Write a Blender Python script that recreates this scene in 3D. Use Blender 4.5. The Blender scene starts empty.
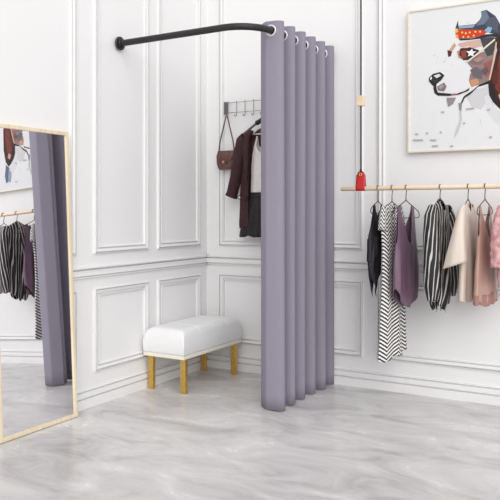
import bpy, bmesh, math, random
from mathutils import Vector, Matrix, noise
random.seed(7)
PI = math.pi
S = bpy.context.scene
COL = S.collection

# ------------------------------------------------------------------ materials
def lin(c):
    return tuple(((v/255)/12.92 if v/255 <= .04045 else ((v/255+.055)/1.055)**2.4) for v in c) + (1,)

def mat(name, rgb, rough=.6, metal=0, sheen=0, spec=.5):
    m = bpy.data.materials.new(name); m.use_nodes = True
    b = m.node_tree.nodes['Principled BSDF']
    b.inputs['Base Color'].default_value = lin(rgb)
    b.inputs['Roughness'].default_value = rough
    b.inputs['Metallic'].default_value = metal
    b.inputs['Specular IOR Level'].default_value = spec
    if sheen: b.inputs['Sheen Weight'].default_value = sheen
    return m

def nodes(m):
    nt = m.node_tree
    return nt, nt.nodes['Principled BSDF'], nt.links.new

def add(nt, kind, **kw):
    n = nt.nodes.new(kind)
    for k, v in kw.items(): setattr(n, k, v)
    return n

def math_node(nt, op, a, b=None):
    n = nt.nodes.new('ShaderNodeMath'); n.operation = op
    for i, v in enumerate((a, b)):
        if v is None: continue
        if isinstance(v, (int, float)): n.inputs[i].default_value = v
        else: nt.links.new(v, n.inputs[i])
    return n.outputs[0]

def noisy(m, scale, c1, c2, rough=None, bump=0, detail=4, bump_scale=None, lo=.35, hi=.65):
    """colour between c1 and c2 by object-space noise, plus a little bump"""
    nt, b, L = nodes(m)
    tc = add(nt, 'ShaderNodeTexCoord')
    n = add(nt, 'ShaderNodeTexNoise'); n.inputs['Scale'].default_value = scale; n.inputs['Detail'].default_value = detail
    L(tc.outputs['Object'], n.inputs['Vector'])
    r = add(nt, 'ShaderNodeValToRGB')
    r.color_ramp.elements[0].color = lin(c1); r.color_ramp.elements[1].color = lin(c2)
    r.color_ramp.elements[0].position = lo; r.color_ramp.elements[1].position = hi
    L(n.outputs['Fac'], r.inputs['Fac']); L(r.outputs['Color'], b.inputs['Base Color'])
    if bump:
        n2 = add(nt, 'ShaderNodeTexNoise'); n2.inputs['Scale'].default_value = bump_scale or scale; n2.inputs['Detail'].default_value = 3
        L(tc.outputs['Object'], n2.inputs['Vector'])
        bp = add(nt, 'ShaderNodeBump'); bp.inputs['Strength'].default_value = bump; bp.inputs['Distance'].default_value = .002
        L(n2.outputs['Fac'], bp.inputs['Height']); L(bp.outputs['Normal'], b.inputs['Normal'])
    return m

M = {}
M['wall'] = noisy(mat('wall_paint', (236,235,235), .55), 2, (236,235,235), (237,236,236), bump=.03, bump_scale=180)
M['trim'] = mat('trim_paint', (236,235,235), .5)
# cloudy polished cement floor
fm = mat('cement_floor', (205,204,206), .22, spec=.45); M['floor'] = fm
nt, b, L = nodes(fm)
tc = add(nt, 'ShaderNodeTexCoord'); mp = add(nt, 'ShaderNodeMapping'); mp.inputs['Scale'].default_value = (1, 1.9, 1)
mp.inputs['Rotation'].default_value = (0, 0, .5)
L(tc.outputs['Object'], mp.inputs['Vector'])
n1 = add(nt, 'ShaderNodeTexNoise'); n1.inputs['Scale'].default_value = 2.4; n1.inputs['Detail'].default_value = 9; n1.inputs['Roughness'].default_value = .62; n1.inputs['Distortion'].default_value = .8
L(mp.outputs[0], n1.inputs['Vector'])
cr = add(nt, 'ShaderNodeValToRGB'); e = cr.color_ramp.elements
e[0].position = .3; e[0].color = lin((172,168,168)); e[1].position = .68; e[1].color = lin((222,220,219))
x = e.new(.47); x.color = lin((200,197,197))
L(n1.outputs['Fac'], cr.inputs['Fac']); L(cr.outputs['Color'], b.inputs['Base Color'])
rr = add(nt, 'ShaderNodeMapRange'); rr.inputs['To Min'].default_value = .16; rr.inputs['To Max'].default_value = .34
L(n1.outputs['Fac'], rr.inputs['Value']); L(rr.outputs[0], b.inputs['Roughness'])

# curtain cloth: fine linen-like weave
cm = mat('curtain_cloth', (139,133,148), .8); M['curtain'] = cm
nt, b, L = nodes(cm)
tc = add(nt, 'ShaderNodeTexCoord')
n1 = add(nt, 'ShaderNodeTexNoise'); n1.inputs['Scale'].default_value = 260; n1.inputs['Detail'].default_value = 2
mp = add(nt, 'ShaderNodeMapping'); mp.inputs['Scale'].default_value = (1, 1, .25); L(tc.outputs['Object'], mp.inputs[0]); L(mp.outputs[0], n1.inputs['Vector'])
bp = add(nt, 'ShaderNodeBump'); bp.inputs['Strength'].default_value = .15; bp.inputs['Distance'].default_value = .001
L(n1.outputs['Fac'], bp.inputs['Height']); L(bp.outputs[0], b.inputs['Normal'])

M['black_metal'] = mat('black_metal', (40,39,41), .42, .2)
M['ring_metal'] = mat('white_metal_eyelet', (232,230,235), .28, .3)
M['gold'] = noisy(mat('brushed_gold', (212,172,92), .30, .85), 60, (222,184,104), (206,166,84), bump=.02)
M['leather_white'] = noisy(mat('white_leather', (236,236,236), .42), 300, (236,236,236), (234,234,235), bump=.08, bump_scale=420)
M['cream'] = mat('cream_base', (236,230,214), .5)
def wood(name, c1, c2, axis):
    m = mat(name, c1, .45); nt, b, L = nodes(m)
    tc = add(nt, 'ShaderNodeTexCoord'); mp = add(nt, 'ShaderNodeMapping')
    sc = [40, 40, 40]; sc[axis] = 2.2; mp.inputs['Scale'].default_value = sc
    L(tc.outputs['Object'], mp.inputs[0])
    n = add(nt, 'ShaderNodeTexNoise'); n.inputs['Scale'].default_value = 1; n.inputs['Detail'].default_value = 5; L(mp.outputs[0], n.inputs['Vector'])
    r = add(nt, 'ShaderNodeValToRGB'); r.color_ramp.elements[0].position = .35; r.color_ramp.elements[1].position = .7
    r.color_ramp.elements[0].color = lin(c1); r.color_ramp.elements[1].color = lin(c2)
    L(n.outputs['Fac'], r.inputs['Fac']); L(r.outputs['Color'], b.inputs['Base Color'])
    return m
M['oak_z'] = wood('pale_oak_upright', (222,204,172), (236,222,196), 2)
M['oak_x'] = wood('pale_oak_lengthwise', (228,202,170), (243,222,196), 0)
M['oak_dark_x'] = wood('frame_oak', (222,212,198), (234,226,212), 0)
M['mirror'] = mat('mirror_silver', (246,246,248), .0, 1.0)
M['back_board'] = mat('mirror_back_board', (150,130,100), .8)
M['cord'] = noisy(mat('black_cord', (46,44,46), .8), 200, (36,34,36), (70,68,70), bump=.2)
M['red_leather'] = noisy(mat('red_leather', (196,32,36), .45), 120, (204,36,40), (180,26,32), bump=.1)
M['brass'] = mat('brass_rivet', (222,190,140), .3, .9)
M['bronze'] = mat('dark_bronze_wire', (84,60,56), .35, .7)
M['steel'] = mat('steel_wire', (150,147,150), .35, .7)
M['dark_steel'] = mat('dark_steel', (112,110,112), .4, .6)
M['white_plastic'] = mat('white_plastic', (226,222,220), .4)
M['brown_leather'] = noisy(mat('brown_leather', (96,60,55), .42), 40, (80,48,45), (110,70,64), bump=.15, bump_scale=220)
M['strap_leather'] = mat('dark_strap_leather', (84,54,54), .5)
M['burgundy'] = noisy(mat('burgundy_cloth', (70,38,42), .85), 30, (50,26,31), (64,35,39), bump=.25, bump_scale=400)
M['burgundy_lining'] = noisy(mat('burgundy_lining', (66,28,30), .6), 14, (50,22,24), (92,46,40), bump=.1)
M['camisole'] = noisy(mat('pale_knit', (226,220,218), .8), 40, (222,216,214), (230,225,223), bump=.25, bump_scale=300)
M['black_cloth'] = noisy(mat('black_cloth', (30,27,30), .7), 20, (24,21,25), (38,34,38), bump=.2, bump_scale=200)
M['black_velvet'] = noisy(mat('black_velvet', (20,18,22), .6), 18, (14,12,16), (32,27,34), bump=.3, bump_scale=60)
M['plum_satin'] = mat('plum_satin', (116,90,109), .34)
M['cream_satin'] = mat('cream_satin', (214,200,188), .36)
M['rose_satin'] = mat('rose_satin', (178,142,130), .36)
M['rose_hem'] = mat('rose_hem', (156,112,106), .5)
M['pink_pile'] = noisy(mat('pink_pile', (206,158,158), .95), 38, (186,128,132), (222,178,176), bump=.8, bump_scale=70)

def cloth_uv(nt):
    uv = add(nt, 'ShaderNodeUVMap'); uv.uv_map = 'cloth'
    sp = add(nt, 'ShaderNodeSeparateXYZ'); nt.links.new(uv.outputs[0], sp.inputs[0]); return sp.outputs['X'], sp.outputs['Y']
def two_tone(m, g, dark, light):
    nt, b, L = nodes(m)
    mx = add(nt, 'ShaderNodeMix', data_type='RGBA')
    ins = [s for s in mx.inputs if s.type == 'RGBA']; ins[0].default_value = lin(dark); ins[1].default_value = lin(light)
    L(g, mx.inputs[0]); L([s for s in mx.outputs if s.type == 'RGBA'][0], b.inputs['Base Color'])
def chevron(name, dark, light, P, rise, period, duty=.5):
    """printed zigzag: slanting dashes that flip direction from column to column of the cloth"""
    m = mat(name, dark, .65); nt = m.node_tree
    u, z = cloth_uv(nt)
    t = math_node(nt, 'PINGPONG', math_node(nt, 'ADD', u, 8.0), P)
    v = math_node(nt, 'ADD', math_node(nt, 'ADD', z, 10.0), math_node(nt, 'MULTIPLY', t, rise/P))
    f = math_node(nt, 'FRACT', math_node(nt, 'DIVIDE', v, period))
    two_tone(m, math_node(nt, 'GREATER_THAN', f, duty), dark, light); return m
M['zigzag'] = chevron('zigzag_cloth', (30,28,32), (236,234,231), .25, .030, .0225, .5)
def stripes(name, dark, light, period, duty, slant):
    m = mat(name, dark, .6); nt = m.node_tree
    u, z = cloth_uv(nt)
    n = add(nt, 'ShaderNodeTexNoise'); n.inputs['Scale'].default_value = 3; n.inputs['Detail'].default_value = 2
    uv = add(nt, 'ShaderNodeUVMap'); uv.uv_map = 'cloth'; nt.links.new(uv.outputs[0], n.inputs['Vector'])
    w = math_node(nt, 'MULTIPLY', math_node(nt, 'SUBTRACT', n.outputs['Fac'], .5), .22)
    a = math_node(nt, 'ABSOLUTE', u)
    v = math_node(nt, 'ADD', math_node(nt, 'ADD', a, 9.0), math_node(nt, 'ADD', w, math_node(nt, 'MULTIPLY', z, slant)))
    f = math_node(nt, 'FRACT', math_node(nt, 'DIVIDE', v, period))
    two_tone(m, math_node(nt, 'GREATER_THAN', f, duty), dark, light); return m
M['stripe'] = stripes('black_white_stripe', (22,20,24), (200,197,194), .20, .76, .9)

# ------------------------------------------------------------------ object helpers
def link(name, bm, m, parent=None, smooth=True, loc=None, rz=None, weld=None):
    if weld: bmesh.ops.remove_doubles(bm, verts=bm.verts, dist=weld)
    me = bpy.data.meshes.new(name); bm.to_mesh(me); bm.free()
    for mm in (m if isinstance(m, (list, tuple)) else [m]): me.materials.append(mm)
    if smooth:
        for p in me.polygons: p.use_smooth = True
    o = bpy.data.objects.new(name, me); COL.objects.link(o)
    if parent: o.parent = parent
    if loc: o.location = loc
    if rz is not None: o.rotation_euler = (0, 0, rz)
    return o

def tag(o, label, cat, group=None):
    o['label'] = label; o['category'] = cat
    if group: o['group'] = group
    return o

def thing(name, label, cat, loc=(0,0,0), rz=0, group=None):
    o = bpy.data.objects.new(name, None); COL.objects.link(o)
    o.empty_display_size = .05
    o.location = loc; o.rotation_euler = (0, 0, rz)
    return tag(o, label, cat, group)

def struct(name, bm, m, smooth=False):
    o = link(name, bm, m, None, smooth); o['kind'] = 'structure'; return o

def mod_bevel(o, w=.003, seg=2):
    md = o.modifiers.new('bevel', 'BEVEL'); md.width = w; md.segments = seg; md.limit_method = 'ANGLE'; md.angle_limit = math.radians(40)
    return o

def auto_smooth(o, deg=35):
    me = o.data
    bm = bmesh.new(); bm.from_mesh(me)
    for e in bm.edges:
        if len(e.link_faces) == 2 and e.calc_face_angle(0) > math.radians(deg): e.smooth = False
    bm.to_mesh(me); bm.free()
    return o

def box(bm, x0, x1, y0, y1, z0, z1):
    v = [bm.verts.new((x, y, z)) for z in (z0, z1) for y in (y0, y1) for x in (x0, x1)]
    for f in ((0,2,3,1), (4,5,7,6), (0,1,5,4), (2,6,7,3), (0,4,6,2), (1,3,7,5)):
        bm.faces.new([v[i] for i in f])
    return bm

def tube(bm, pts, r, seg=12, caps=True, radii=None, flat=None):
    """round tube along a polyline (parallel-transport frames)"""
    pts = [Vector(p) for p in pts]; n = len(pts); rings = []
    t0 = (pts[1]-pts[0]).normalized()
    up = Vector((0,0,1)) if abs(t0.z) < .9 else Vector((1,0,0))
    nrm = (up - t0*up.dot(t0)).normalized()
    for i, p in enumerate(pts):
        if i == 0: t = pts[1]-pts[0]
        elif i == n-1: t = pts[-1]-pts[-2]
        else: t = (pts[i+1]-pts[i]).normalized() + (pts[i]-pts[i-1]).normalized()
        t.normalize()
        nrm = (nrm - t*nrm.dot(t)).normalized(); bi = t.cross(nrm)
        rr = radii[i] if radii else r
        ring = []
        for k in range(seg):
            a = 2*PI*k/seg
            a_, b_ = math.cos(a)*rr, math.sin(a)*rr*(flat or 1)
            ring.append(bm.verts.new(p + nrm*a_ + bi*b_))
        rings.append(ring)
    for a, b in zip(rings, rings[1:]):
        for k in range(seg): bm.faces.new((a[k], a[(k+1)%seg], b[(k+1)%seg], b[k]))
    if caps:
        bm.faces.new(rings[0][::-1]); bm.faces.new(rings[-1])
    return bm

def disc(bm, c, axis, r, h, seg=28, bev=.003):
    """short bevelled cylinder from c along axis"""
    c = Vector(c); ax = Vector(axis).normalized()
    pts = [c, c+ax*bev*.01, c+ax*(h-bev), c+ax*h]
    return tube(bm, pts, r, seg, True, [r, r, r, r-bev])

def torus(bm, c, axis, R, r, seg=28, sub=8, squash=1):
    c = Vector(c); ax = Vector(axis).normalized()
    u = ax.orthogonal().normalized(); w = ax.cross(u); rings = []
    for i in range(seg):
        a = 2*PI*i/seg; d = u*math.cos(a)+w*math.sin(a)
        rings.append([bm.verts.new(c + d*(R+r*math.cos(2*PI*k/sub)) + ax*r*squash*math.sin(2*PI*k/sub)) for k in range(sub)])
    for i in range(seg):
        A, B = rings[i], rings[(i+1)%seg]
        for k in range(sub): bm.faces.new((A[k], B[k], B[(k+1)%sub], A[(k+1)%sub]))
    return bm

def lerp_tab(tab, x):
    if x <= tab[0][0]: return tab[0][1]
    for (a, va), (b, vb) in zip(tab, tab[1:]):
        if x <= b: return va + (vb-va)*(x-a)/max(1e-9, b-a)
    return tab[-1][1]

def smooth_tab(tab, x):
    if x <= tab[0][0]: return tab[0][1]
    for (a, va), (b, vb) in zip(tab, tab[1:]):
        if x <= b:
            t = (x-a)/max(1e-9, b-a); t = t*t*(3-2*t)
            return va + (vb-va)*t
    return tab[-1][1]
WORLD, SUN_D, SUN_E, EXPO = .86, (-.60, .64, -.47), 1.5, .1
DOG = [
    ((214,212,215),[(1.878,1.843),(1.925,1.863),(2.013,1.884),(2.027,1.817),(1.972,1.745),(1.916,1.768)]),
    ((226,225,227),[(1.99,1.819),(2.017,1.836),(2.054,1.749),(2.099,1.708),(2.063,1.654),(2.008,1.724)]),
    ((235,234,236),[(1.773,1.973),(1.888,2.029),(1.906,1.931),(1.897,1.875),(1.802,1.859),(1.754,1.877)]),
    ((60,65,82),[(1.821,2.248),(1.837,2.294),(1.84,2.26),(1.939,2.257),(1.976,2.29),(1.972,2.328),(2.004,2.333),(2.054,2.29),(2.076,2.248),(2.099,2.198),(2.094,2.175),(2.045,2.184),(1.972,2.216),(1.84,2.239)]),
    ((108,122,142),[(1.973,2.296),(1.975,2.324),(2.002,2.328),(2.019,2.284),(1.99,2.25),(1.944,2.247)]),
    ((82,88,104),[(2.019,2.284),(2.052,2.287),(2.072,2.244),(2.066,2.193),(2.027,2.217),(1.995,2.245)]),
    ((138,176,212),[(1.99,2.212),(2.013,2.233),(2.036,2.223),(2.027,2.198),(1.995,2.195)]),
    ((150,170,190),[(1.84,2.258),(1.939,2.254),(1.925,2.238),(1.842,2.243)]),
    ((212,58,24),[(1.821,2.245),(1.845,2.237),(1.981,2.217),(2.007,2.204),(1.99,2.188),(1.925,2.177),(1.84,2.183),(1.821,2.212)]),
    ((250,214,110),[(1.855,2.218),(1.861,2.225),(1.868,2.216),(1.861,2.209)]),
    ((250,214,110),[(1.876,2.21),(1.883,2.217),(1.89,2.209),(1.883,2.202)]),
    ((250,214,110),[(1.9,2.212),(1.906,2.219),(1.913,2.21),(1.906,2.204)]),
    ((250,214,110),[(1.933,2.213),(1.939,2.22),(1.946,2.211),(1.939,2.204)]),
    ((250,214,110),[(1.96,2.209),(1.967,2.216),(1.973,2.208),(1.967,2.201)]),
    ((250,214,110),[(1.862,2.189),(1.869,2.196),(1.875,2.187),(1.869,2.181)]),
    ((250,214,110),[(1.891,2.187),(1.897,2.194),(1.904,2.186),(1.897,2.179)]),
    ((250,214,110),[(1.923,2.19),(1.93,2.197),(1.936,2.189),(1.93,2.182)]),
    ((246,190,80),[(1.82,2.243),(1.836,2.243),(1.838,2.222),(1.823,2.218)]),
    ((240,170,70),[(1.821,2.212),(1.838,2.207),(1.84,2.183),(1.827,2.189)]),
    ((38,38,48),[(1.84,2.182),(1.925,2.175),(1.995,2.189),(2.054,2.185),(2.099,2.172),(2.09,2.156),(2.027,2.172),(1.972,2.167),(1.897,2.167),(1.85,2.17)]),
    ((216,178,164),[(1.836,2.153),(1.897,2.161),(1.964,2.162),(1.985,2.123),(1.925,2.114),(1.85,2.132)]),
    ((204,166,130),[(1.783,2.12),(1.816,2.162),(1.826,2.141),(1.802,2.112)]),
    ((84,30,32),[(1.773,2.121),(1.802,2.11),(1.794,2.082),(1.779,2.078)]),
    ((150,122,120),[(1.888,2.038),(1.897,2.066),(2.008,2.092),(2.052,2.087),(2.052,2.012),(2.031,1.948),(2.013,1.912),(1.953,1.894),(1.916,1.885),(1.902,1.922),(1.908,1.96),(1.925,1.987)]),
    ((106,100,104),[(1.908,1.987),(1.946,2.002),(1.983,1.97),(1.977,1.923),(1.927,1.943)]),
    ((128,112,116),[(1.888,2.048),(1.935,2.072),(1.99,2.047),(1.972,2.011),(1.925,2.015)]),
    ((152,92,86),[(1.985,2.019),(2.037,2.037),(2.028,1.956),(1.999,1.93)]),
    ((206,150,112),[(1.906,1.926),(1.949,1.931),(1.964,1.905),(1.918,1.883)]),
    ((196,140,124),[(1.831,2.107),(1.852,2.114),(1.861,2.056),(1.84,2.067)]),
    ((66,66,72),[(1.967,2.166),(2.027,2.17),(2.063,2.16),(2.065,2.131),(2.037,2.063),(2.008,2.057),(1.986,2.108)]),
    ((62,26,26),[(1.85,2.122),(1.897,2.127),(1.959,2.1),(1.964,2.081),(1.925,2.049),(1.869,2.049),(1.844,2.084)]),
    ((140,62,52),[(1.852,2.105),(1.886,2.11),(1.886,2.063),(1.861,2.059)]),
    ((20,14,16),[(1.897,2.114),(1.946,2.102),(1.939,2.071),(1.897,2.061),(1.888,2.086)]),
    ((240,240,242),[(1.886,2.103),(1.906,2.099),(1.921,2.113),(1.925,2.096),(1.946,2.094),(1.927,2.082),(1.931,2.065),(1.911,2.074),(1.895,2.069),(1.901,2.084)]),
    ((58,22,18),[(2.053,2.16),(2.114,2.175),(2.148,2.049),(2.159,1.874),(2.142,1.765),(2.109,1.721),(2.075,1.747),(2.041,1.785),(2.019,1.828),(2.013,1.905),(2.036,1.973),(2.064,2.088)]),
    ((118,46,32),[(2.081,2.086),(2.12,2.105),(2.131,1.964),(2.114,1.849),(2.081,1.823),(2.053,1.866),(2.064,1.982)]),
    ((30,14,14),[(2.019,1.893),(2.041,1.914),(2.058,1.807),(2.103,1.757),(2.109,1.721),(2.075,1.747),(2.041,1.785),(2.019,1.828)]),
    ((214,160,150),[(2.07,1.824),(2.098,1.839),(2.114,1.802),(2.086,1.781)]),
    ((90,30,24),[(2.041,1.961),(2.075,1.993),(2.064,1.889),(2.036,1.891)]),
    ((96,110,136),[(2.103,1.71),(2.142,1.742),(2.164,1.642),(2.153,1.579),(2.12,1.592)]),
    ((150,165,190),[(2.081,1.665),(2.109,1.698),(2.126,1.592),(2.098,1.582)]),
    ((222,190,170),[(2.056,2.136),(2.063,2.135),(2.054,2.044),(2.025,1.916),(2.016,1.916),(2.04,2.027)]),
    ((236,222,204),[(2.05,2.157),(2.054,2.148),(1.981,2.092),(1.897,2.035),(1.874,2.031),(1.935,2.072)]),
    ((22,20,24),[(1.66,1.962),(1.685,1.985),(1.729,1.992),(1.756,1.969),(1.736,1.942),(1.707,1.921),(1.707,1.889),(1.677,1.921),(1.661,1.942)]),
    ((222,222,228),[(1.689,1.973),(1.723,1.982),(1.736,1.969),(1.709,1.956)]),
    ((130,114,120),[(1.711,1.905),(1.754,1.926),(1.769,1.9),(1.754,1.872),(1.717,1.881)]),
    ((30,20,25),[(1.687,1.903),(1.705,1.903),(1.715,1.868),(1.768,1.859),(1.821,1.85),(1.878,1.864),(1.908,1.881),(1.899,1.863),(1.84,1.844),(1.783,1.842),(1.715,1.849),(1.695,1.867)]),
    ((190,120,128),[(1.792,1.854),(1.84,1.853),(1.837,1.847),(1.798,1.847)]),
    ((28,26,30),[(2.019,1.913),(1.962,1.894),(1.925,1.865),(1.871,1.831),(1.853,1.792),(1.861,1.789),(1.878,1.823),(1.908,1.84),(1.955,1.882),(2.019,1.896)]),
    ((152,138,144),[(1.768,1.832),(1.826,1.828),(1.807,1.791),(1.778,1.776)]),
    ((140,140,146),[(1.84,1.795),(1.861,1.793),(1.857,1.742),(1.845,1.752)]),
    ((205,205,208),[(1.846,1.744),(1.857,1.744),(1.861,1.695),(1.837,1.62),(1.812,1.581),(1.829,1.64),(1.85,1.694)]),
    ((196,212,218),[(1.688,2.099),(1.695,2.101),(1.702,2.096),(1.695,2.094)]),
    ((196,212,218),[(1.71,2.082),(1.715,2.084),(1.72,2.08),(1.715,2.078)]),
    ((196,212,218),[(1.746,2.053),(1.754,2.056),(1.762,2.051),(1.754,2.048)]),
    ((196,212,218),[(1.759,2.067),(1.764,2.069),(1.768,2.065),(1.764,2.063)]),
    ((196,212,218),[(1.7,2.053),(1.705,2.055),(1.71,2.051),(1.705,2.05)]),
    ((196,212,218),[(1.74,2.108),(1.744,2.109),(1.748,2.106),(1.744,2.105)]),
    ((196,212,218),[(1.891,2.273),(1.897,2.275),(1.903,2.27),(1.897,2.268)]),
    ((196,212,218),[(1.921,2.345),(1.925,2.346),(1.929,2.343),(1.925,2.342)]),
    ((196,212,218),[(1.797,2.033),(1.802,2.035),(1.807,2.031),(1.802,2.03)]),
    ((176,140,132),[(1.925,2.047),(1.964,2.062),(1.99,2.046),(1.953,2.025)]),
    ((236,206,190),[(1.861,2.123),(1.897,2.132),(1.925,2.125),(1.888,2.12)]),
    ((96,84,90),[(1.976,1.982),(2.008,1.997),(2.017,1.968),(1.99,1.947)]),
    ((52,44,50),[(1.671,1.965),(1.701,1.946),(1.725,1.948),(1.709,1.928),(1.689,1.932)]),
    ((250,250,250),[(1.667,1.956),(1.675,1.969),(1.681,1.962),(1.673,1.947)]),
    ((176,160,164),[(1.717,1.898),(1.744,1.915),(1.754,1.905),(1.734,1.887)]),
    ((176,176,180),[(1.574,1.626),(1.593,1.625),(1.594,1.615),(1.574,1.616)]),
    ((176,176,180),[(1.561,1.589),(1.624,1.586),(1.626,1.577),(1.561,1.58)]),
    ((176,176,180),[(1.729,1.629),(1.739,1.629),(1.74,1.62),(1.729,1.62)]),
    ((176,176,180),[(1.668,1.584),(1.705,1.582),(1.706,1.573),(1.668,1.574)]),
    ((176,176,180),[(1.868,1.676),(1.879,1.675),(1.881,1.666),(1.868,1.667)]),
    ((176,176,180),[(1.967,1.693),(1.973,1.663),(1.974,1.654),(1.967,1.684)]),
    ((176,176,180),[(2.019,1.584),(2.036,1.583),(2.037,1.574),(2.019,1.575)]),
    ((176,176,180),[(1.885,1.758),(1.932,1.761),(1.933,1.752),(1.885,1.749)]),
    ((176,176,180),[(2.007,1.744),(2.024,1.748),(2.025,1.739),(2.007,1.735)]),
    ((176,176,180),[(1.643,1.628),(1.656,1.627),(1.657,1.618),(1.643,1.619)]),
    ((176,176,180),[(1.68,1.546),(1.717,1.546),(1.718,1.537),(1.68,1.537)]),
    ((176,176,180),[(1.79,1.541),(1.808,1.54),(1.809,1.531),(1.79,1.532)]),
    ((176,176,180),[(1.736,1.751),(1.754,1.75),(1.755,1.74),(1.736,1.742)]),
]

# ------------------------------------------------------------------ the room
WX, WY, WZ = 4.6, -5.6, 3.2          # extents of the back wall, the left wall and their height
struct('floor', box(bmesh.new(), -.12, WX, WY, .12, -.1, 0), M['floor'])
struct('wall_left', box(bmesh.new(), -.12, 0, WY, .12, 0, WZ), M['wall'])
struct('wall_back', box(bmesh.new(), 0, WX, 0, .12, 0, WZ), M['wall'])

def on_wall(side, a, h, z):           # a along the wall, h out of it
    return (a, -h, z) if side == 'back' else (h, -a, z)

PROF = [(0, .0), (0, .013), (.0035, .015), (.0035, .0004), (.0105, .0004), (.0105, .014), (.014, .014), (.0275, .009), (.0285, .0004), (.0355, .0004), (.0355, .013), (.040, .013), (.041, .0)]
trim_no = [0]
def panel(side, a0, a1, z0, z1):
    """picture-frame moulding with an outer and an inner bead, mitred at the corners"""
    bm = bmesh.new(); loops = []
    for d, h in PROF:
        loops.append([bm.verts.new(on_wall(side, a, h, z)) for a, z in ((a0+d, z0+d), (a1-d, z0+d), (a1-d, z1-d), (a0+d, z1-d))])
    for A, B in zip(loops, loops[1:]):
        for k in range(4): bm.faces.new((A[k], A[(k+1)%4], B[(k+1)%4], B[k]))
    bmesh.ops.recalc_face_normals(bm, faces=bm.faces)
    trim_no[0] += 1
    struct('trim_%d' % trim_no[0], bm, M['trim'])

def rail(name, side, a0, a1, prof):
    bm = bmesh.new()
    A = [bm.verts.new(on_wall(side, a0, h, z)) for h, z in prof]
    B = [bm.verts.new(on_wall(side, a1, h, z)) for h, z in prof]
    n = len(prof)
    for k in range(n): bm.faces.new((A[k], A[(k+1)%n], B[(k+1)%n], B[k]))
    bm.faces.new(A); bm.faces.new(B[::-1])
    bmesh.ops.recalc_face_normals(bm, faces=bm.faces)
    struct(name, bm, M['trim'])

UP, LOW = (.892, 2.95), (.196, .684)
for s, spans in (('left', [(.10,.595), (.695,1.203), (1.356,2.36), (2.50,3.60), (3.75,5.2)]),
                 ('back', [(.114,1.216), (1.321,2.75), (2.86,4.3)])):
    for a0, a1 in spans:
        panel(s, a0, a1, *UP); panel(s, a0, a1, *LOW)
CR = [(0,.754), (.014,.754), (.014,.759), (.0005,.759), (.0005,.767), (.014,.767), (.012,.782), (.014,.798), (.0005,.799), (.0005,.807), (.020,.807), (.022,.811), (.022,.817), (0,.817)]
BB = [(0,0), (.022,0), (.022,.053), (.004,.054), (.004,.061), (.018,.062), (.016,.091), (.001,.092), (.001,.099), (.014,.100), (.012,.105), (0,.106)]
for s, L_ in (('left', -WY), ('back', WX)):
    trim_no[0] += 1
    rail('trim_%d' % trim_no[0], s, 0, L_, CR)
    rail('baseboard_%s' % s, s, 0, L_, BB)

# ------------------------------------------------------------------ curtain rod and curtain
RZ, RX, RY = 2.175, .970, -.987
rod = thing('curtain_rod', 'black bent curtain rod fixed to the two walls around the fitting corner', 'curtain rod', (0, RY, RZ))
R_ = .2
pts = [(.006, 0, 0), (.3, 0, 0), (.55, 0, 0)] + [(RX-R_+R_*math.sin(a), R_-R_*math.cos(a), 0) for a in [PI/2*i/14 for i in range(15)]] + [(RX, .6, 0), (RX, -RY-.006, 0)]
auto_smooth(link('tube', tube(bmesh.new(), pts, .0195, 20), M['black_metal'], rod), 60)
for c, ax in (((.0, 0, 0), (1,0,0)), ((RX, -RY, 0), (0,-1,0))):
    off = Vector(ax)*.0145
    bm = disc(bmesh.new(), Vector(c)+off, ax, .042, .010, 32, .003)
    fl = auto_smooth(link('wall_flange', bm, M['black_metal'], rod))
    bm = disc(bmesh.new(), Vector(c)+off+Vector(ax)*.010, ax, .028, .012, 24, .004)
    auto_smooth(link('flange_collar', bm, M['black_metal'], fl))

PER, AMP, Y0, NP = .1425, .062, -.832, 5.55
TOP, BOT = 2.229, .006
def wave(t, z=1.):
    """t in periods from the first inner trough; the cloth swings out to x = RX+AMP and back"""
    c = math.cos(2*PI*t)
    c = math.copysign(abs(c)**.9, c)
    k = 1 - (z/TOP)
    amp = AMP*(1+.04*k*math.sin(3.1*t+1))
    x = RX - amp*c + .006*k*math.sin(1.7*t)
    y = Y0 + PER*t + .012*math.sin(4*PI*t)*.6 + .004*k*math.sin(2.3*t+.5)
    return Vector((x, y, z))
cur = thing('curtain', 'long mauve grey eyelet curtain gathered in deep folds on the black rod', 'curtain', (RX, -.4, 0))
inv = Vector((-RX, .4, 0))
NU = 300
zs = [TOP - .0045*i for i in range(36)] + [TOP-.0045*35 - (TOP-.0045*35-BOT)*i/26 for i in range(1, 27)]
eyes = []
for k in range(11):
    t = .25+.5*k
    p = wave(t, RZ); d = (wave(t+.01, RZ)-wave(t-.01, RZ)).normalized()
    eyes.append((p, Vector((d.y, -d.x, 0)).normalized()))
bm = bmesh.new()
T0 = .20                               # where the leading hem folds back into the corner
def lead(z):
    p = wave(T0, z); d = (wave(T0-.01, z)-wave(T0+.01, z)).normalized(); out = []
    turn = math.radians(-50); a0 = math.atan2(d.y, d.x)
    for k in range(1, 9):              # small rolled edge
        a = a0+turn*k/8; p = p+Vector((math.cos(a), math.sin(a), 0))*.0026; out.append(p.copy())
    for k in range(1, 11):
        a = a0+turn-.01*k; p = p+Vector((math.cos(a), math.sin(a), 0))*.0072; out.append(p.copy())
    return out[::-1]
NU = 290
G = [[bm.verts.new(p+inv) for p in lead(z)+[wave(T0+(NP-T0)*i/NU, z) for i in range(NU+1)]] for z in zs]
NU = len(G[0])-1
for a in range(len(zs)-1):
    for i in range(NU):
        c = (G[a][i].co+G[a+1][i+1].co)/2-inv
        if zs[a] > 2.05 and any((c-p).length < .0265 for p, _ in eyes): continue
        bm.faces.new((G[a][i], G[a+1][i], G[a+1][i+1], G[a][i+1]))
loose = [v for v in bm.verts if not v.link_faces]
bmesh.ops.delete(bm, geom=loose, context='VERTS')
cloth = link('cloth', bm, M['curtain'], cur)
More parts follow.
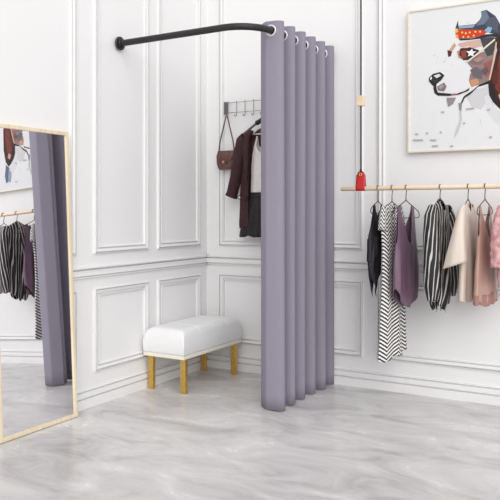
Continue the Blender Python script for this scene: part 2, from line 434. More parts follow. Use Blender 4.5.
sd = cloth.modifiers.new('thick', 'SOLIDIFY'); sd.thickness = .003; sd.offset = 0
for p, nrm in eyes:
    bm = bmesh.new()
    for s in (1, -1):
        torus(bm, p+inv+nrm*s*.0025, nrm, .0285, .0052, 30, 8, .5)
    link('eyelet', bm, M['ring_metal'], cloth)

# ------------------------------------------------------------------ bench
be = thing('bench', 'small white upholstered bench on gold legs in the fitting corner', 'bench', (.185, -.425, 0))
bx0, bx1, by0, by1 = -.155, .155, -.345, .345
def cushion():
    bm = bmesh.new(); nx, ny = 26, 160
    r = .045
    def P(u, v, top):
        x = bx0+(bx1-bx0)*u; y = by0+(by1-by0)*v
        ex = min(u, 1-u)*(bx1-bx0); ey = min(v, 1-v)*(by1-by0)
        def drop(e): return 0 if e > r else r - math.sqrt(max(0, r*r-(r-e)**2))
        dome = .016*(1-(2*u-1)**4)*(1-(2*v-1)**6)
        seam = sum(.0055*math.exp(-((v-q)/.007)**2) for q in (.27, .5, .73))
        z = .392 + dome - max(drop(ex), drop(ey)) - .35*min(drop(ex), drop(ey)) - seam
        return (x, y, z)
    cs = lambda n: [.5-.5*math.cos(PI*i/n)*(1) for i in range(n+1)]
    us = [.5-.5*math.copysign(abs(math.cos(PI*i/nx))**.8, math.cos(PI*i/nx)) for i in range(nx+1)]
    vs = sorted(set([round(i/ny, 4) for i in range(ny+1)] + [.003, .007, .012, .025, .04, .96, .975, .988, .993, .997]))
    us[0], us[-1] = 0, 1
    g = [[bm.verts.new(P(u, v, 1)) for v in vs] for u in us]
    for i in range(len(us)-1):
        for j in range(len(vs)-1): bm.faces.new((g[i][j], g[i+1][j], g[i+1][j+1], g[i][j+1]))
    # side walls, slightly bulged
    per = [g[i][0] for i in range(len(us))] + [g[-1][j] for j in range(1, len(vs))] + [g[i][-1] for i in range(len(us)-2, -1, -1)] + [g[0][j] for j in range(len(vs)-2, 0, -1)]
    last = per
    for z, b in ((.33, .005), (.29, .0065), (.255, .004), (.241, 0)):
        cur_ = []
        for v in per:
            x, y = v.co.x, v.co.y
            sx = 1+b/abs(bx0) if abs(x) > .15 else 1
            cur_.append(bm.verts.new((x*(1+b/.155), y*(1+b/.345), z)))
        n = len(per)
        for k in range(n): bm.faces.new((last[k], cur_[k], cur_[(k+1)%n], last[(k+1)%n]))
        last = cur_
    bm.faces.new(last)
    bmesh.ops.recalc_face_normals(bm, faces=bm.faces)
    return bm
link('cushion', cushion(), M['leather_white'], be)
bm = box(bmesh.new(), bx0-.004, bx1+.004, by0-.004, by1+.004, .219, .241)
mod_bevel(link('base_board', bm, M['cream'], be, False), .004, 2)
for x in (-.128, .126):
    for y in (-.30, .30):
        bm = box(bmesh.new(), x-.0125, x+.0125, y-.02, y+.02, .0, .219)
        # leg bar is wide across the short end
        bmesh.ops.rotate(bm, verts=bm.verts, cent=(x, y, 0), matrix=Matrix.Rotation(PI/2, 3, 'Z'))
        mod_bevel(link('leg', bm, M['gold'], be, False), .002, 2)

# ------------------------------------------------------------------ leaning mirror
MW, MH, MF = .535, 1.585, .020
lean = math.atan2(.072, MH)
mi = thing('standing_mirror', 'tall mirror in a thin pale oak frame leaning on the left wall', 'mirror', (.098, -1.433-MW/2, .003))
mi.rotation_euler = (0, -lean, 0)       # local +x faces the room, y is width, z is height
def fbar(y0, y1, z0, z1): return box(bmesh.new(), -.03, 0, y0, y1, z0, z1)
h = MW/2
for nm, bb in (('frame_stile', (-h, -h+MF, 0, MH)), ('frame_stile', (h-MF, h, 0, MH)), ('frame_rail', (-h+MF, h-MF, 0, MF)), ('frame_rail', (-h+MF, h-MF, MH-MF, MH))):
    mod_bevel(link(nm, fbar(*bb), M['oak_z'], mi, False), .002, 2)
bm = bmesh.new(); v = [bm.verts.new((-.008, y, z)) for y, z in ((-h+MF, MF), (h-MF, MF), (h-MF, MH-MF), (-h+MF, MH-MF))]; bm.faces.new(v)
link('mirror_glass', box(bmesh.new(), -.012, -.008, -h+MF-.001, h-MF+.001, MF-.001, MH-MF+.001), M['mirror'], mi, False); bm.free()
link('back_board', box(bmesh.new(), -.028, -.0125, -h+MF-.001, h-MF+.001, MF-.001, MH-MF+.001), M['back_board'], mi, False)

# ------------------------------------------------------------------ dog painting
PX0, PX1, PZ0, PZ1 = 1.526, 2.42, 1.506, 2.392
pa = thing('dog_painting', 'square painting of a spotted hound wearing a blue grey cap with an orange band', 'painting', ((PX0+PX1)/2, 0, PZ0))
cx = (PX0+PX1)/2
cv = link('canvas', box(bmesh.new(), PX0+.012-cx, PX1-.012-cx, -.030, -.004, .012, PZ1-PZ0-.012), mat('canvas_white', (226,226,227), .8), pa, False)
DM = {}
bm = bmesh.new(); dmats = []
for k, (c, poly) in enumerate(DOG):
    if c not in DM: DM[c] = len(dmats); dmats.append(mat('paint_%d' % len(dmats), tuple(v*.955 for v in c), .7))
    vs = [bm.verts.new((x-cx, -.0303-.00006*k, z-PZ0)) for x, z in poly]
    f = bm.faces.new(vs); f.material_index = DM[c]
bm.normal_update()
for f in bm.faces:
    if f.normal.y > 0: f.normal_flip()
bmesh.ops.triangulate(bm, faces=bm.faces)
link('painted_dog', bm, dmats, cv, False)
for nm, bb in (('frame_stile', (PX0, PX0+.012, PZ0, PZ1)), ('frame_stile', (PX1-.012, PX1, PZ0, PZ1)), ('frame_rail', (PX0+.012, PX1-.012, PZ0, PZ0+.012)), ('frame_rail', (PX0+.012, PX1-.012, PZ1-.012, PZ1))):
    mod_bevel(link(nm, box(bmesh.new(), bb[0]-cx, bb[1]-cx, -.037, -.002, bb[2]-PZ0, bb[3]-PZ0), M['oak_dark_x'], pa, False), .0015, 1)

# ------------------------------------------------------------------ hanging clothes rail
LY, LZ, LR = -.26, 1.281, .0135
ra = thing('clothes_rail', 'round pale wooden rail slung on black cord with a red leather loop', 'clothes rail', (1.306, LY, LZ))
bm = tube(bmesh.new(), [(-.13, 0, 0), (-.127, 0, 0), (.6, 0, 0), (2.1, 0, 0), (2.103, 0, 0)], LR, 20, True, [LR-.003, LR, LR, LR, LR-.003])
auto_smooth(link('pole', bm, M['oak_x'], ra), 50)
for cx_ in (0, 1.95):
    bm = tube(bmesh.new(), [(cx_, 0, .075), (cx_, 0, .5), (cx_, 0, 1.2), (cx_, 0, WZ-LZ)], .0052, 10)
    cd = link('cord', bm, M['cord'], ra)
    bm = tube(bmesh.new(), [(cx_, 0, .104), (cx_, -.002, .110), (cx_, 0, .116)], .0075, 10)
    link('cord_knot', bm, M['cord'], cd)
    # slotted wooden block that adjusts the cord: four walls round the cord
    bm = box(bmesh.new(), cx_-.022, cx_+.022, -.02, .02, .505, .568)
    mod_bevel(link('cord_block', bm, M['oak_x'], ra, False), .003, 2)
    # red leather: wraps under the pole, both leaves meet at the cord
    bm = bmesh.new(); n = 20; rr = LR+.0016
    path = [(-.004, .104), (-.0045, .08), (-.006, .06), (-.010, .035), (-rr*.95, .012)]
    path += [(-rr*math.cos(a), -rr*math.sin(a)) for a in [PI*i/n for i in range(0, n+1)]]
    path += [(rr*.95, .012), (.010, .035), (.006, .06), (.0045, .08), (.004, .104)]
    rows = []
    for y, z in path:
        w = .029
        if z > .075: w = .029*math.sqrt(max(.2, 1-((z-.075)/.034)**2))
        rows.append([bm.verts.new((cx_+w*s, y, z)) for s in (-1, -.6, -.2, .2, .6, 1)])
    for A, B in zip(rows, rows[1:]):
        for k in range(5): bm.faces.new((A[k], A[k+1], B[k+1], B[k]))
    o = link('leather_loop', bm, M['red_leather'], ra)
    sd = o.modifiers.new('t', 'SOLIDIFY'); sd.thickness = .0025; sd.offset = 1
    bm = torus(bmesh.new(), (cx_, -.008, .086), (0,1,0), .0075, .0028, 18, 8)
    link('rivet', bm, M['brass'], o)

# ------------------------------------------------------------------ hangers
HOOK_R = LR+.0035
def hanger_pts(w, drop):
    hook = [(HOOK_R*1.05*math.cos(a), HOOK_R*math.sin(a)) for a in [math.radians(200-i*14) for i in range(0, 16)]]
    # hook lies across the pole (local y), the triangle hangs in local x-z
    return hook
def make_hanger(w, apex=-.115, sh=-.19):
    parts = []
    hk = [Vector((0, HOOK_R*math.cos(a), HOOK_R*math.sin(a))) for a in [math.radians(205-i*15) for i in range(15)]]
    hk += [Vector((0, .006, -.028)), Vector((0, 0, -.045)), Vector((0, 0, apex))]
    body = [Vector((0, 0, apex))]
    body += [Vector((.012, 0, apex-.008)), Vector((w-.02, 0, sh+.012)), Vector((w-.006, 0, sh-.002)), Vector((w-.002, 0, sh-.016)), Vector((w-.016, 0, sh-.026)), Vector((w-.04, 0, sh-.028))]
    body += [Vector((-p.x, p.y, p.z)) for p in body[:0:-1]] + [Vector((0, 0, apex))]
    return hk, body
def place_hanger(x, theta, w, label, sh=-.19, apex=-.115):
    # the hook's loop runs in local y; a hanger turned about its own stem keeps the loop over the pole
    t = thing('clothes_hanger', label, 'clothes hanger', (x, LY, LZ), 0, 'wire hangers on the wooden rail')
    hk, body = make_hanger(w, apex, sh)
    rot = Matrix.Rotation(theta, 3, 'Z')
    link('hook', tube(bmesh.new(), hk, .0026, 8), M['bronze'], t)
    link('shoulder_frame', tube(bmesh.new(), [rot @ p for p in body], .0028, 8), M['bronze'], t)
    return t

# ------------------------------------------------------------------ garments
def shell(bm, hw, dep, top_f, top_b, bot, nu=72, nv=46, rip=None, xoff=None, mi=None, cap=None):
    """front and back cloth of a hanging garment. u in [-1,1] across, z downwards from the pole.
    hw/dep: half width and half depth against z; top/bot: edges against u; rip: fold offset (u, z, side)"""
    us = [math.sin(PI/2*(-1+2*i/nu)) * .35 + (-1+2*i/nu)*.65 for i in range(nu+1)]
    uvl = bm.loops.layers.uv.get('cloth') or bm.loops.layers.uv.new('cloth')
    for side in (-1, 1):
        tf = top_f if side < 0 else top_b
        g = []
        for u in us:
            zt, zb = tf(u), bot(u); colm = []
            for j in range(nv+1):
                t = j/nv; z = zb+(zt-zb)*t
                x = u*hw(z) + (xoff(z) if xoff else 0)
                y = side*dep(z)*math.sqrt(max(0, 1-u*u))
                if rip:
                    r = rip(u, z, side)*min(1, (1-u*u)*4)
                    y += r
                if cap: y *= min(1, math.sqrt(max(0, cap(x)-z)/.05))
                colm.append(bm.verts.new((x, y, z)))
            g.append(colm)
        for i in range(nu):
            for j in range(nv):
                q = (g[i][j], g[i+1][j], g[i+1][j+1], g[i][j+1])
                f = bm.faces.new(q if side < 0 else q[::-1])
                uu = {g[i][j]: us[i], g[i][j+1]: us[i], g[i+1][j]: us[i+1], g[i+1][j+1]: us[i+1]}
                for lp in f.loops: lp[uvl].uv = (uu[lp.vert], lp.vert.co.z)
                if mi: f.material_index = mi((g[i][j].co.z+g[i+1][j+1].co.z)/2)
    return bm

def loft(bm, sections, seg=28, rip=None, mi=None):
    """open tube through (centre, vecA, vecB) sections: a sleeve"""
    rings = []
    uvl = bm.loops.layers.uv.get('cloth') or bm.loops.layers.uv.new('cloth')
    for k, (c, a, b) in enumerate(sections):
        c, a, b = Vector(c), Vector(a), Vector(b); ring = []
        for i in range(seg):
            t = 2*PI*i/seg
            f = 1 + (rip(t, k/(len(sections)-1)) if rip else 0)
            ring.append(bm.verts.new(c + a*math.cos(t)*f + b*math.sin(t)*f))
        rings.append(ring)
    for A, B in zip(rings, rings[1:]):
        for i in range(seg):
            f = bm.faces.new((A[i], A[(i+1)%seg], B[(i+1)%seg], B[i]))
            for lp, q in zip(f.loops, (i, i+1, i+1, i)): lp[uvl].uv = (2.0*q/seg, lp.vert.co.z)
    return bm

def dense(sections, n=5):
    out = []
    for (c, a, b), (c2, a2, b2) in zip(sections, sections[1:]):
        for k in range(n):
            t = k/n
            out.append(tuple(Vector(p).lerp(Vector(q), t) for p, q in ((c, c2), (a, a2), (b, b2))))
    out.append(tuple(Vector(p) for p in sections[-1]))
    return out

def cloth_obj(name, bm, m, parent=None, thick=.002):
    bmesh.ops.recalc_face_normals(bm, faces=bm.faces)
    o = link(name, bm, m, parent, True, weld=.0004)
    sd = o.modifiers.new('t', 'SOLIDIFY'); sd.thickness = thick; sd.offset = 0
    return o

def T(*tab): return lambda x: smooth_tab(tab, x)
def TL(*tab): return lambda x: lerp_tab(tab, x)
def sym(*tab): return lambda u: lerp_tab(tab, abs(u))

def nz(*a): return noise.noise(Vector(a))

D = math.radians
GX = dict(black=1.415, dress=1.503, plum=1.589, stripe=1.791, cream=1.95, rose=2.043, pink=2.172)
TH = dict(black=D(84), dress=D(82), plum=D(84), stripe=D(86), cream=D(88), rose=D(86), pink=D(80))
def garment(name, key, label, cat, sh_z=None):
    return thing(name, label, cat, (GX[key], LY, LZ), TH[key], 'clothes hanging on the wooden rail')

def HZ(w, apex, sh):
    """height of the hanger's arm at distance x from its stem, plus the cloth's clearance"""
    (xa, za), (xb, zb) = (.012, apex-.008), (w-.02, sh+.012)
    return lambda x: za+(zb-za)*(min(max(abs(x), xa), xb)-xa)/(xb-xa)+.0035
def tops(W, hz, neck, dip, end=.92, arm=None, soft=1.):
    """shoulders lie on the hanger; the neck dips in the middle; armholes beyond end"""
    def f(u):
        a = abs(u)
        if a < neck: return dip+(hz(neck*W)-dip)*(a/neck)**soft
        if a <= end: return hz(a*W)
        return hz(end*W)+((arm if arm is not None else hz(end*W))-hz(end*W))*(a-end)/(1-end)
    return f
def straps(W, hz, a0, a1, dip, arm, soft=1.6):
    def f(u):
        a = abs(u)
        if a < a0: return dip+(hz(a0*W)-.02-dip)*(a/a0)**soft if a < a0-.06 else hz(a0*W)-(.02+.06*0)*(a0-a)/.06
        if a <= a1: return hz(a*W)
        return hz(a1*W)+(arm-hz(a1*W))*min(1, (a-a1)/max(.01, 1-a1))**.5
    return f

# black camisole with a pointed hem
place_hanger(GX['black'], TH['black'], .10, 'bronze wire hanger holding the black camisole, first from the red loop', -.125, -.075)
g = garment('camisole', 'black', 'black velvety camisole with a ragged pointed hem nearest the red loop', 'top')
hz = HZ(.10, -.075, -.125)
hw = T((-.68,.045), (-.6,.08), (-.45,.12), (-.3,.118), (-.2,.088), (-.17,.085))
dp = T((-.68,.012), (-.5,.026), (-.3,.026), (-.22,.016), (-.15,.006))
rp = lambda u, z, s: .007*math.sin(9*u+s+6*nz(u,z*4,s))*min(1, max(0, (-.22-z)*6)) + .004*nz(u*4, z*12, s*3)
bot = lambda u: -.625 + .20*abs(u+.62)**1.1 - .03*math.sin(7*u)
top = straps(.085, hz, .5, .78, -.19, -.24)
topb = straps(.085, hz, .5, .78, -.17, -.28)
bd = cloth_obj('body', shell(bmesh.new(), hw, dp, top, topb, bot, cap=hz, rip=rp), M['black_velvet'], g)
bm = shell(bmesh.new(), T((-.5,.124), (-.3,.119)), T((-.5,.032), (-.3,.029)), lambda u: -.30+.01*math.sin(8*u), lambda u: -.30+.01*math.sin(8*u), lambda u: -.41-.03*math.sin(5*u), rip=lambda u, z, s: .006*math.sin(13*u+s), nv=12)
cloth_obj('ruffle', bm, M['black_velvet'], bd)

# long zigzag dress
place_hanger(GX['dress'], TH['dress'], .125, 'bronze wire hanger holding the zigzag dress', -.130, -.078)
g = garment('dress', 'dress', 'long black and white zigzag dress hanging between black and plum tops', 'dress')
hz = HZ(.125, -.078, -.130)
hw = T((-1.02,.168), (-.85,.150), (-.5,.118), (-.36,.115), (-.25,.126), (-.18,.125))
dp = T((-1.02,.036), (-.7,.034), (-.4,.030), (-.22,.024), (-.12,.010))
rp = lambda u, z, s: (.009*math.sin(8*u+1.3*s+z*1.5)+.004*math.sin(15*u+s))*min(1, max(0, (-.3-z)*2.2))
bot = lambda u: -1.00 + .012*u - .008*math.sin(6*u)
top = tops(.125, hz, .36, -.165, .95, -.15)
topb = tops(.125, hz, .36, -.10, .95, -.15)
cloth_obj('body', shell(bmesh.new(), hw, dp, top, topb, bot, cap=hz, rip=rp, nv=64), M['zigzag'], g)
for s in (-1, 1):
    sec = dense([((s*.100,0,-.128),(s*.014,0,.024),(0,.016,0)), ((s*.114,0,-.17),(s*.018,0,.018),(0,.022,0)), ((s*.120,0,-.22),(s*.020,0,.010),(0,.025,0)), ((s*.120,0,-.25),(s*.021,0,.008),(0,.026,0))])
    cloth_obj('sleeve', loft(bmesh.new(), sec), M['zigzag'], g)

# plum tank top
place_hanger(GX['plum'], TH['plum'], .20, 'bronze wire hanger holding the plum tank top', -.150, -.070)
g = garment('tank_top', 'plum', 'plum satin tank top with a deep neck and rounded hem', 'top')
hz = HZ(.20, -.070, -.150)
hw = T((-.72,.10), (-.64,.15), (-.48,.155), (-.34,.142), (-.25,.13), (-.18,.128))
dp = T((-.72,.02), (-.58,.034), (-.4,.032), (-.25,.018), (-.145,.006))
rp = lambda u, z, s: (.009*math.sin(7*u+.8*s+1.2*math.sin(z*5))+.003*math.sin(17*u))*min(1, max(0, (-.28-z)*4))
bot = lambda u: -.705 + .12*abs(u)**2.6
top = straps(.128, hz, .64, .90, -.34, -.34, 1.3)
topb = straps(.128, hz, .64, .90, -.26, -.34, 1.3)
cloth_obj('body', shell(bmesh.new(), hw, dp, top, topb, bot, cap=hz, rip=rp), M['plum_satin'], g)

# striped blouse
place_hanger(GX['stripe'], TH['stripe'], .135, 'bronze wire hanger holding the striped blouse', -.125, -.060)
g = garment('blouse', 'stripe', 'black blouse with thin white stripes hanging alone mid rail', 'blouse')
hz = HZ(.135, -.060, -.125)
hw = T((-.74,.075), (-.66,.12), (-.5,.14), (-.25,.142), (-.17,.135))
dp = T((-.74,.02), (-.6,.040), (-.35,.040), (-.2,.032), (-.12,.026), (-.07,.020))
rp = lambda u, z, s: (.009*math.sin(8*u+s+z*2)+.003*math.sin(19*u+s))*min(1, max(0, (-.25-z)*4))
bot = lambda u: -.715 + .06*abs(u)**1.6 - .012*math.sin(9*u)
top = tops(.135, hz, .30, -.15, .95, -.15)
topb = tops(.135, hz, .30, -.065, .95, -.15)
cloth_obj('body', shell(bmesh.new(), hw, dp, top, topb, bot, cap=hz, rip=rp), M['stripe'], g)
for s in (-1, 1):
    sec = dense([((s*.122,0,-.130),(s*.022,0,.03),(0,.028,0)), ((s*.148,0,-.175),(s*.032,0,.025),(0,.038,0)), ((s*.160,-.004,-.28),(s*.034,0,.008),(0,.042,0)), ((s*.162,-.008,-.42),(s*.036,0,0),(0,.044,0)), ((s*.156,-.010,-.56),(s*.036,0,0),(0,.044,0)), ((s*.150,-.010,-.64),(s*.022,0,0),(0,.028,0))])
    cloth_obj('sleeve', loft(bmesh.new(), sec, rip=lambda t, k: .07*math.sin(5*t+k*3)*k), M['stripe'], g)

# cream satin top with a wide flared sleeve
place_hanger(GX['cream'], TH['cream'], .125, 'bronze wire hanger holding the cream top', -.135, -.068)
g = garment('top', 'cream', 'cream satin top with wide flared sleeves beside the rose top', 'top')
hz = HZ(.125, -.068, -.135)
hw = T((-.68,.14), (-.5,.125), (-.3,.118), (-.17,.118))
dp = T((-.68,.036), (-.5,.034), (-.3,.030), (-.18,.022), (-.11,.014))
rp = lambda u, z, s: (.009*math.sin(6*u+s+.5)+.003*math.sin(16*u+s))*min(1, max(0, (-.25-z)*3))
bot = lambda u: -.64 - .006*math.sin(7*u)
top = tops(.118, hz, .42, -.145, .95, -.15)
topb = tops(.118, hz, .42, -.095, .95, -.15)
cloth_obj('body', shell(bmesh.new(), hw, dp, top, topb, bot, cap=hz, rip=rp), M['cream_satin'], g)
for s in (-1, 1):
    sec = dense([((s*.080,.002,-.112),(s*.010,0,.016),(0,.012,0)), ((s*.113,.004,-.155),(s*.020,0,.024),(0,.022,0)), ((s*.142,.012,-.26),(s*.030,0,.014),(0,.036,-.006)), ((s*.158,.020,-.36),(s*.038,0,.006),(0,.052,-.014)), ((s*.165,.026,-.435),(s*.042,0,0),(0,.064,-.022))])
    cloth_obj('sleeve', loft(bmesh.new(), sec, 36, rip=lambda t, k: .05*math.sin(6*t+1)*k), M['cream_satin'], g)

# rose slip top
place_hanger(GX['rose'], TH['rose'], .15, 'bronze wire hanger holding the rose top', -.130, -.068)
g = garment('slip_top', 'rose', 'dusty rose satin slip top with thin straps between cream and pink fluffy tops', 'top')
hz = HZ(.15, -.068, -.130)
hw = T((-.66,.176), (-.5,.155), (-.35,.130), (-.22,.120), (-.16,.120))
dp = T((-.66,.036), (-.45,.032), (-.3,.026), (-.2,.016), (-.13,.006))
rp = lambda u, z, s: (.008*math.sin(7*u+s+2)+.003*math.sin(15*u+2*s))*min(1, max(0, (-.28-z)*3))
bot = lambda u: -.635 - .008*math.sin(8*u)
top = straps(.12, hz, .70, .88, -.29, -.28, 1.4)
topb = straps(.12, hz, .70, .88, -.31, -.28, 1.4)
bd = cloth_obj('body', shell(bmesh.new(), hw, dp, top, topb, bot, cap=hz, rip=rp, nv=60), M['rose_satin'], g)
bm = shell(bmesh.new(), T((-.68,.181), (-.55,.165)), T((-.68,.038), (-.55,.037)), lambda u: -.595, lambda u: -.595, lambda u: -.652-.008*math.sin(9*u), rip=lambda u, z, s: .008*math.sin(7*u+s+2)+.003*math.sin(21*u), nv=10)
cloth_obj('hem_band', bm, M['rose_hem'], bd)

# pink fluffy top at the edge of the frame
place_hanger(GX['pink'], TH['pink'], .14, 'bronze wire hanger holding the pink fluffy top', -.130, -.060)
g = garment('fluffy_top', 'pink', 'pale pink fluffy textured top at the right end of the row', 'top')
hz = HZ(.14, -.060, -.130)
hw = T((-.58,.120), (-.4,.125), (-.2,.125), (-.17,.125))
dp = T((-.58,.034), (-.4,.040), (-.2,.036), (-.12,.024), (-.085,.016))
rp = lambda u, z, s: .010*nz(u*9, z*26, s*5)+.006*nz(u*20, z*60, s*9)
top = tops(.125, hz, .4, -.13, .9, -.18); topb = tops(.125, hz, .4, -.08, .9, -.18)
cloth_obj('body', shell(bmesh.new(), hw, dp, top, topb, lambda u: -.54+.01*math.sin(9*u), cap=hz, rip=rp, nv=80, nu=90), M['pink_pile'], g)
for s in (-1, 1):
    sec = dense([((s*.108,0,-.128),(s*.02,0,.024),(0,.022,0)), ((s*.14,0,-.20),(s*.034,0,.016),(0,.034,0)), ((s*.152,0,-.32),(s*.036,0,0),(0,.040,0)), ((s*.154,0,-.44),(s*.034,0,0),(0,.038,0))], 12)
    cloth_obj('sleeve', loft(bmesh.new(), sec, 40, rip=lambda t, k: .16*nz(math.cos(t)*3, math.sin(t)*3, k*14)), M['pink_pile'], g)

# ------------------------------------------------------------------ wall rack in the fitting corner
KX0, KX1, KZ = .165, .80, 1.885
kr = thing('hook_rack', 'steel wire hook rack on the back wall behind the curtain', 'hook rack', (KX0, 0, KZ))
KW = KX1-KX0
for x in (.008, KW-.008):
    mod_bevel(link('end_bracket', box(bmesh.new(), x-.011, x+.011, -.024, -.0005, -.045, .045), M['dark_steel'], kr, False), .002, 2)
for z in (.036, -.036):
    link('wire', tube(bmesh.new(), [(0, -.02, z), (KW/2, -.02, z), (KW, -.02, z)], .0022, 8), M['steel'], kr)
for i in range(9):
    x = .035+i*(KW-.07)/8
    hk = [(x, -.0255, .046), (x, -.0255, 0), (x, -.0255, -.052), (x, -.031, -.063), (x, -.043, -.067), (x, -.051, -.063), (x, -.054, -.053)]
    link('hook', tube(bmesh.new(), hk, .0030, 8), M['steel'], kr)
hx = lambda i: KX0+.035+i*(KW-.07)/8

# handbag on the first hook
bgx = hx(0)
ba = thing('handbag', 'small brown leather shoulder bag hanging from the steel rack', 'handbag', (bgx, -.045, 1.44))
def bag_bm():
    bm = bmesh.new(); rings = []
    N, Kk = 32, 13
    for j in range(Kk):
        t = j/(Kk-1); z = .0+.125*t
        w = .088*(1-.30*(1-t)**3)*(1-.16*t*t) ; d = .034*math.sqrt(max(.02, 1-(t-.35)**2*2.1))*(.35 if j in (0,) else 1)
        rings.append([bm.verts.new((math.copysign(abs(math.cos(a))**.7, math.cos(a))*w, math.copysign(abs(math.sin(a))**.8, math.sin(a))*d, z + .012*abs(math.cos(a))**2*(t) )) for a in [2*PI*i/N for i in range(N)]])
    for A, B in zip(rings, rings[1:]):
        for i in range(N): bm.faces.new((A[i], A[(i+1)%N], B[(i+1)%N], B[i]))
    bm.faces.new(rings[0][::-1]); bm.faces.new(rings[-1]); return bm
auto_smooth(link('body', bag_bm(), M['brown_leather'], ba), 50)
bm = bmesh.new(); rows = []
for j in range(9):
    t = j/8; z = .130-.085*t; y = -.014-.026*math.sin(PI/2*min(1, t*1.7)) + (.0 if t < .6 else .004*(t-.6))
    w = .074*math.sqrt(max(.05, 1-(t*.93)**3))
    rows.append([bm.verts.new((w*q, y+.012*abs(q)**3, z)) for q in [-1+k/5 for k in range(11)]])
for A, B in zip(rows, rows[1:]):
    for k in range(10): bm.faces.new((A[k], A[k+1], B[k+1], B[k]))
fp = o = link('flap', bm, M['brown_leather'], ba); sd = o.modifiers.new('t', 'SOLIDIFY'); sd.thickness = .003; sd.offset = 1
link('clasp', torus(bmesh.new(), (0, -.047, .052), (0,1,0), .007, .0028, 16, 8), M['brass'], fp)
ht = KZ-.06-1.44
st = [(-.068, 0, .118), (-.058, 0, .2), (-.026, .0, .31), (-.008, 0, ht-.012), (0, 0, ht+.003), (.008, 0, ht-.012), (.024, 0, .31), (.054, 0, .2), (.066, 0, .118)]
sp_ = link('strap', tube(bmesh.new(), st, .0052, 8, True, None, .6), M['strap_leather'], ba)
for s in (-1, 1):
    link('strap_ring', torus(bmesh.new(), (s*.067, 0, .122), (0,1,0), .008, .002, 16, 6), M['brass'], sp_)

# coat hanger with the coat and what hangs inside it
CX = hx(5)+.0
CYW = -.085
ZH = KZ-.067+.004
ch = thing('clothes_hanger', 'black and steel hanger carrying the burgundy coat on the rack', 'clothes hanger', (CX, -.043, ZH))
hk = [(0, -.012, -.002), (0, -.009, .008), (0, 0, .0065), (0, .006, -.002)]
hk = [(0, .009*math.cos(a), .009*math.sin(a)-.004) for a in [math.radians(200-i*20) for i in range(11)]] + [(0, -.012, -.02), (0, -.035, -.035), (0, CYW+.043, -.05)]
link('hook', tube(bmesh.new(), hk, .0028, 8), M['steel'], ch)
yb = CYW+.043
arm = [(-.20, yb, -.150), (-.15, yb, -.115), (-.08, yb, -.068), (-.03, yb, -.045), (0, yb, -.04), (.03, yb, -.045), (.08, yb, -.068), (.15, yb, -.115), (.20, yb, -.150)]
link('shoulder_arm', tube(bmesh.new(), arm, .0085, 12), M['dark_steel'], ch)
link('grip', tube(bmesh.new(), [(-.085, yb, -.071), (-.04, yb, -.05), (0, yb, -.042), (.04, yb, -.05), (.085, yb, -.071)], .017, 14), M['black_metal'], ch)
link('trouser_bar', tube(bmesh.new(), [(-.19, yb, -.146), (0, yb, -.146), (.19, yb, -.146)], .0045, 10), M['white_plastic'], ch)

ct = thing('coat', 'dark burgundy coat hanging open over a pale camisole behind the curtain', 'coat', (CX, CYW, ZH))
# body: front left open in the middle
hw = T((-.86,.225), (-.6,.215), (-.3,.20), (-.18,.205), (-.12,.15), (-.09,.08))
dp = T((-.86,.045), (-.5,.045), (-.3,.04), (-.16,.026), (-.09,.016))
def half(side):
    bm = bmesh.new(); nu, nv = 26, 50; g = []
    for i in range(nu+1):
        u = .60+.40*i/nu; colm = []
        for j in range(nv+1):
            t = j/nv
            zt = lerp_tab(((.60,-.15), (.64,-.125), (.9,-.165), (1,-.19)), u)
            z = -.80-.02*math.sin(5*u)+(zt+.80+.02*math.sin(5*u))*t
            xx = u if z > -.62 else u - .10*(-.62-z)*(1-u)*4
            y = -dp(z)*math.sqrt(max(0, 1-u*u)) - .004*math.sin(14*u+z*4)*min(1, (1-u)*6)*min(1, max(0, -.25-z)*4)
            colm.append(bm.verts.new((side*xx*hw(z), y, z)))
        g.append(colm)
    for i in range(nu):
        for j in range(nv): bm.faces.new((g[i][j], g[i+1][j], g[i+1][j+1], g[i][j+1]))
    return bm
for s in (-1, 1):
    fr = cloth_obj('front_panel', half(s), M['burgundy'], ct, .004)
    sec = dense([((s*.175,0,-.165),(s*.026,0,.030),(0,.026,0)), ((s*.200,-.004,-.20),(s*.036,0,.03),(0,.036,0)), ((s*.222,-.010,-.32),(s*.040,0,.01),(0,.038,0)), ((s*.244,-.014,-.44),(s*.040,0,.006),(0,.038,0)), ((s*.272,-.018,-.555),(s*.037,0,.012),(0,.036,0)), ((s*.276,-.018,-.58),(s*.042,0,.016),(0,.040,0))])
    cloth_obj('sleeve', loft(bmesh.new(), sec, 26, rip=lambda t, k: .06*math.sin(3*t+9*k)*k), M['burgundy'], ct, .004)
    # lapel folded back from the opening
    bm = bmesh.new()
    rows = []
    for j in range(13):
        t = j/12; z = -.125-.36*t
        xi = hw(z)*.60; wv = .046*math.sin(PI*min(1, .25+t*.75))+.004
        rows.append([bm.verts.new((s*(xi+wv*q), -dp(z)-.009-.006*math.sin(PI*q), z+.012*q)) for q in (0, .25, .5, .75, 1)])
    for A, B in zip(rows, rows[1:]):
        for k in range(4): bm.faces.new((A[k], A[k+1], B[k+1], B[k]))
    cloth_obj('lapel', bm, M['burgundy'], fr, .003)
    bm = box(bmesh.new(), s*.172-.036, s*.172+.036, -.047, -.041, -.60, -.575)
    bmesh.ops.rotate(bm, verts=bm.verts, cent=(s*.172, -.044, -.5875), matrix=Matrix.Rotation(-s*.12, 3, 'Y'))
    mod_bevel(link('pocket_flap', bm, M['burgundy'], fr, False), .002, 2)
    link('button', disc(bmesh.new(), (s*.195, -.046, -.585), (0,-1,0), .008, .004, 16, .001), M['white_plastic'], fr)
bm = bmesh.new(); nu, nv = 40, 40; gg = []
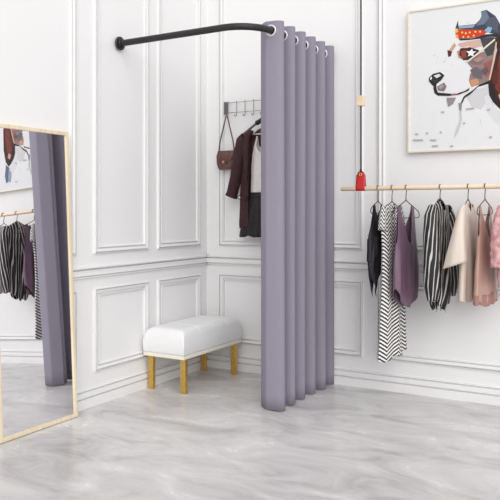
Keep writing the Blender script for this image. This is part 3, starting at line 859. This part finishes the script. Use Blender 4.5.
for i in range(nu+1):
    u = -1+2*i/nu
    zt = lerp_tab(((0,-.135), (.42,-.095), (.9,-.165), (1,-.19)), abs(u)); zb = -.80
    gg.append([bm.verts.new((u*hw(zb+(zt-zb)*j/nv), dp(zb+(zt-zb)*j/nv)*math.sqrt(max(0, 1-u*u))*.8, zb+(zt-zb)*j/nv)) for j in range(nv+1)])
for i in range(nu):
    for j in range(nv): bm.faces.new((gg[i][j], gg[i+1][j], gg[i+1][j+1], gg[i][j+1]))
cloth_obj('back_panel', bm, M['burgundy_lining'], ct, .003)

# pale camisole and black skirt inside the coat
cs = thing('camisole', 'pale off white camisole worn inside the open burgundy coat', 'top', (CX, CYW, ZH))
hw2 = T((-.60,.13), (-.4,.125), (-.24,.115), (-.16,.10)); dp2 = T((-.60,.030), (-.4,.030), (-.24,.022), (-.16,.010))
top = sym((0,-.33), (.25,-.285), (.45,-.27), (.66,-.225), (.74,-.16), (.82,-.16), (.9,-.25), (1,-.30))
bm = shell(bmesh.new(), hw2, dp2, top, sym((0,-.29), (.66,-.225), (.74,-.16), (.82,-.16), (.9,-.25), (1,-.30)), lambda u: -.575, nu=50, nv=30, rip=lambda u, z, s: .004*math.sin(11*u+s))
cloth_obj('body', bm, M['camisole'], cs)
sk = thing('skirt', 'black gathered skirt hanging below the pale camisole inside the coat', 'skirt', (CX, CYW, ZH))
bm = shell(bmesh.new(), T((-.86,.222), (-.7,.19), (-.56,.135)), T((-.86,.036), (-.7,.036), (-.56,.033)), lambda u: -.565, lambda u: -.565, lambda u: -.855-.008*math.sin(12*u), nu=80, nv=24, rip=lambda u, z, s: .007*math.sin(22*u+s)*min(1, (-.56-z)*6))
cloth_obj('cloth', bm, M['black_cloth'], sk)
cloth_obj('waistband', shell(bmesh.new(), lambda z: .138, lambda z: .036, lambda u: -.55, lambda u: -.55, lambda u: -.585, nu=40, nv=4), M['black_cloth'], sk)

# ------------------------------------------------------------------ light and camera
w = bpy.data.worlds.new('studio_daylight'); S.world = w; w.use_nodes = True
nt = w.node_tree; bg = nt.nodes['Background']
bg.inputs['Color'].default_value = (1, 1, 1, 1); bg.inputs['Strength'].default_value = WORLD
def sun(name, d, e, ang, col=(1,1,1)):
    l = bpy.data.lights.new(name, 'SUN'); l.energy = e; l.angle = math.radians(ang); l.color = col
    o = bpy.data.objects.new(name, l); COL.objects.link(o)
    o.rotation_euler = Vector(d).to_track_quat('-Z', 'Y').to_euler(); o.location = (2.5, -3, 3); return o
sun('soft_daylight', SUN_D, SUN_E, 50, (1, .995, .985))

cam = bpy.data.cameras.new('camera'); co = bpy.data.objects.new('camera', cam); COL.objects.link(co)
co.location = (2.9092, -4.3536, 1.15)
co.rotation_euler = (PI/2, 0, math.radians(30.2816))
cam.sensor_width = 36; cam.lens = 709/500*36; cam.shift_y = -.08; cam.clip_start = .05
S.camera = co
S.view_settings.view_transform = 'Standard'; S.view_settings.look = 'None'
S.view_settings.exposure = EXPO; S.view_settings.gamma = 1
S.view_settings.use_curve_mapping = False
S.cycles.max_bounces = 8
